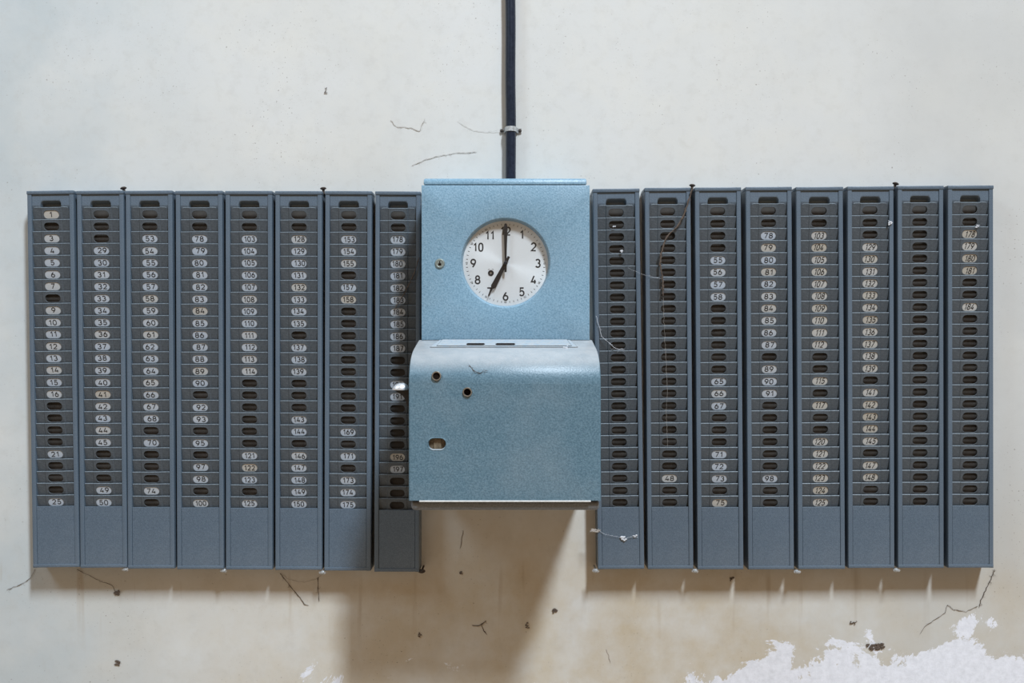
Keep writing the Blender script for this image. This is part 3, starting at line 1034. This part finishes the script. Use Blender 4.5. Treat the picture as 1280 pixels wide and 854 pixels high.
fr_ = RD + .0035
strand('cobweb_strand', [(866, 234), (862, 247), (856, 266), (846, 284), (838, 291), (831, 300), (829, 309), (826, 318), (825, 330), (828, 345), (829, 370)], .0026, 'webbrown',
       'brown dusty cobweb rope hanging across the rack holding only tag 48', 'cobweb', depth=[RD + .004] + [fr_] * 10, fuzz=26)
strand('cobweb_strand', [(829, 372), (830, 400), (832, 440), (834, 480), (833, 520), (835, 560)], .00028, 'web',
       'faint grey cobweb thread hanging down the rack holding only tag 48', 'cobweb', depth=fr_, fuzz=4)
strand('cobweb_strand', [(745, 395), (752, 420), (762, 430), (770, 436), (781, 437)], .0006, 'webwhite',
       'white cobweb strand on the untagged rack right beside the clock', 'cobweb', depth=fr_, fuzz=12)
strand('cobweb_strand', [(738, 664), (748, 663), (757, 668), (768, 670), (779, 673), (794, 671)], .0003, 'webwhite',
       'white cobweb with fluff across the blank foot of the rack beside the clock', 'cobweb', depth=RD + .002, fuzz=18)
strand('cobweb_strand', [(785, 335), (800, 342), (815, 346), (832, 350)], .00025, 'webwhite',
       'thin pale cobweb thread spanning two racks right of the clock', 'cobweb', depth=RD + .003)
strand('cobweb_strand', [(524, 322), (516, 345), (508, 362), (500, 376), (492, 388)], .0015, 'webbrown',
       'brown cobweb on the rack at the left of the clock, over tags 182 and 183', 'cobweb', depth=fr_, fuzz=16)
strand('cobweb_strand', [(587, 457), (591, 462), (594, 464), (600, 467), (604, 463), (610, 464)], .0007, 'webbrown',
       'small tangle of dark dust stuck to the shoulder of the clock cover', 'cobweb', depth=[cover_depth(q) + .0022 for q in (457, 462, 464, 467, 463, 464)], fuzz=14)
wd = .0012
strand('cobweb_strand', [(350, 717), (358, 727), (368, 740), (377, 750), (380, 756), (386, 757)], .0009, 'webbrown', 'long dark cobweb thread on the wall below the rack numbered to 150', 'cobweb', depth=wd, fuzz=6)
strand('cobweb_strand', [(398, 722), (397.5, 735), (399, 752)], .0009, 'webbrown', 'short upright dark cobweb under the screw below tag 150', 'cobweb', depth=wd, fuzz=4)
strand('cobweb_strand', [(351, 717), (362, 725), (380, 728), (396, 724), (404, 717)], .0004, 'web', 'thin sagging cobweb thread below the rack numbered to 150', 'cobweb', depth=wd)
strand('cobweb_strand', [(44, 712), (40, 720), (31, 728), (20, 733), (8, 738)], .0006, 'webbrown', 'dark cobweb thread at the lower left corner of the leftmost rack', 'cobweb', depth=wd, fuzz=8)
strand('cobweb_strand', [(96, 712), (112, 720), (126, 727), (140, 732), (146, 742)], .0005, 'webbrown', 'dark cobweb thread on the wall below the second rack from the left', 'cobweb', depth=wd, fuzz=8)
strand('cobweb_strand', [(1243, 712), (1239, 724), (1232, 738), (1226, 750), (1224, 760)], .0010, 'webbrown', 'dark cobweb hanging from the lower corner of the rightmost rack', 'cobweb', depth=wd, fuzz=18)
strand('cobweb_strand', [(1222, 758), (1208, 765), (1192, 762), (1184, 756), (1182, 766), (1170, 774), (1156, 784), (1150, 793)], .0006, 'webbrown', 'curling dark cobweb low on the wall under the rightmost racks', 'cobweb', depth=wd, fuzz=10)
strand('cobweb_strand', [(488, 150), (495, 158), (514, 160), (524, 164), (531, 148)], .0006, 'web', 'grey forked cobweb on the plain wall above the rack left of the clock', 'cobweb', depth=wd, fuzz=6)
strand('cobweb_strand', [(515, 207), (530, 200), (548, 195), (570, 191), (596, 190)], .0006, 'web', 'grey curved cobweb on the wall just above the left corner of the clock', 'cobweb', depth=wd, fuzz=8)
strand('cobweb_strand', [(572, 152), (590, 163), (610, 165), (628, 162)], .0003, 'web', 'fine grey cobweb thread running to the pipe clamp', 'cobweb', depth=[wd, wd, wd, .004], fuzz=3)
strand('dirt_streak', [(579, 664), (577, 676), (575, 686)], .0007, 'webbrown', 'short dark crack-like streak on the shaded wall under the clock', 'dirt streak', depth=.0006, fuzz=2)
strand('dirt_streak', [(590, 782), (597, 783), (602, 780), (607, 776), (602, 782), (605, 789), (609, 794)], .0011, 'webbrown', 'forked dark scrap of dirt on the shaded wall below the clock', 'dirt streak', depth=.0010, fuzz=3)
strand('dirt_streak', [(758, 812), (761, 820), (763, 829)], .0007, 'web', 'small grey scratch low on the bright wall right of the shadow', 'dirt streak', depth=.0006, fuzz=1)

def clump(px_, py_, w_, h_, label, mat='webbrown', name='dirt_clump', seed=1, depth=.002, cat='dirt', group='dirt specks on the wall'):
    rnd = random.Random(seed)
    bm = bmesh.new()
    D = ZW - depth
    for _ in range(10 if w_ < 10 else 34):
        cx_, cz_ = rnd.uniform(-.5, .5) * w_, rnd.uniform(-.5, .5) * h_
        r_ = .22 * min(w_, h_) * rnd.uniform(.6, 1.3)
        bmesh.ops.create_icosphere(bm, subdivisions=1, radius=r_ * S, matrix=Matrix.Translation((cx_ * S, 0, cz_ * S)) @ Matrix.Diagonal((rnd.uniform(1, 2.2), .5, 1, 1)))
    for v_ in bm.verts: v_.co += Vector((rnd.uniform(-1, 1), rnd.uniform(-.3, .3), rnd.uniform(-1, 1))) * .00012 * min(w_, h_)
    o = link(name, bm, M[mat], loc=(X(px_, D), -depth + .0002, Z(py_, D)))
    return tag(o, label, cat, group)
clump(1094.5, 808.5, 22, 6.5, 'wide dark dirt clump on the wall above the peeled white patch', seed=3)
clump(146, 741, 5, 6, 'dark dirt speck on the wall below the second rack from the left', seed=4)
clump(147, 829, 5, 6, 'dark dirt speck near the bottom edge, under the second and third racks', seed=5)
clump(694, 764, 5, 5, 'dark dirt speck on the bright wall strip under the clock', seed=6)
clump(659, 782, 4, 7, 'dark dirt speck at the edge of the shadow below the clock', seed=7)
clump(525, 794, 3.5, 6, 'small dark speck on the shaded wall left of the forked scrap', seed=8)
clump(576.5, 716, 3, 4, 'tiny dark speck on the shaded wall midway under the clock', seed=9)
clump(407, 113, 2.5, 7, 'small dark speck high on the plain wall left of the pipe', seed=10)
clump(914.5, 724.5, 4, 4, 'small dark speck just below the rack with tags 55 to 75', seed=11)
clump(1067, 779, 8, 4, 'brown speck low on the wall under the rack with slanted tags 129 to 148', seed=12)

for px_, py_, w_, h_, d_, mt, lab in [
    (780, 673.5, 6, 5, RD + .0015, 'webwhite', 'white fluff caught in the cobweb at the foot of the rack beside the clock'),
    (794, 670.5, 5, 3, RD + .0015, 'webwhite', 'smaller white fluff near the right edge at the foot of the untagged rack'),
    (744.5, 663.5, 13, 3.5, RD + .002, 'web', 'brownish dust tuft on the left edge of the rack below the clock corner'),
    (777, 314, 3, 3, RD + .004, 'webwhite', 'white dust fleck high on the untagged rack beside the clock'),
    (768, 283, 3, 2, RD + .004, 'webwhite', 'tiny white fleck in the second slot of the rack beside the clock'),
    (707.5, 434.5, 5, 4, cover_depth(435) + .002, 'webwhite', 'white flake lying on the sloping top of the clock cover'),
    (1113, 279, 4, 6, RD + .003, 'webwhite', 'white dust fluff on the upper slots of the rack with slanted tags 129 to 148'),
    (1222, 283, 5, 3, RD + .003, 'webwhite', 'white dust fluff above tag 178 on the rightmost rack')]:
    clump(px_, py_, w_, h_, lab, mt, 'dust_fluff', int(px_), d_, 'dust', 'dust flecks on the racks and clock')
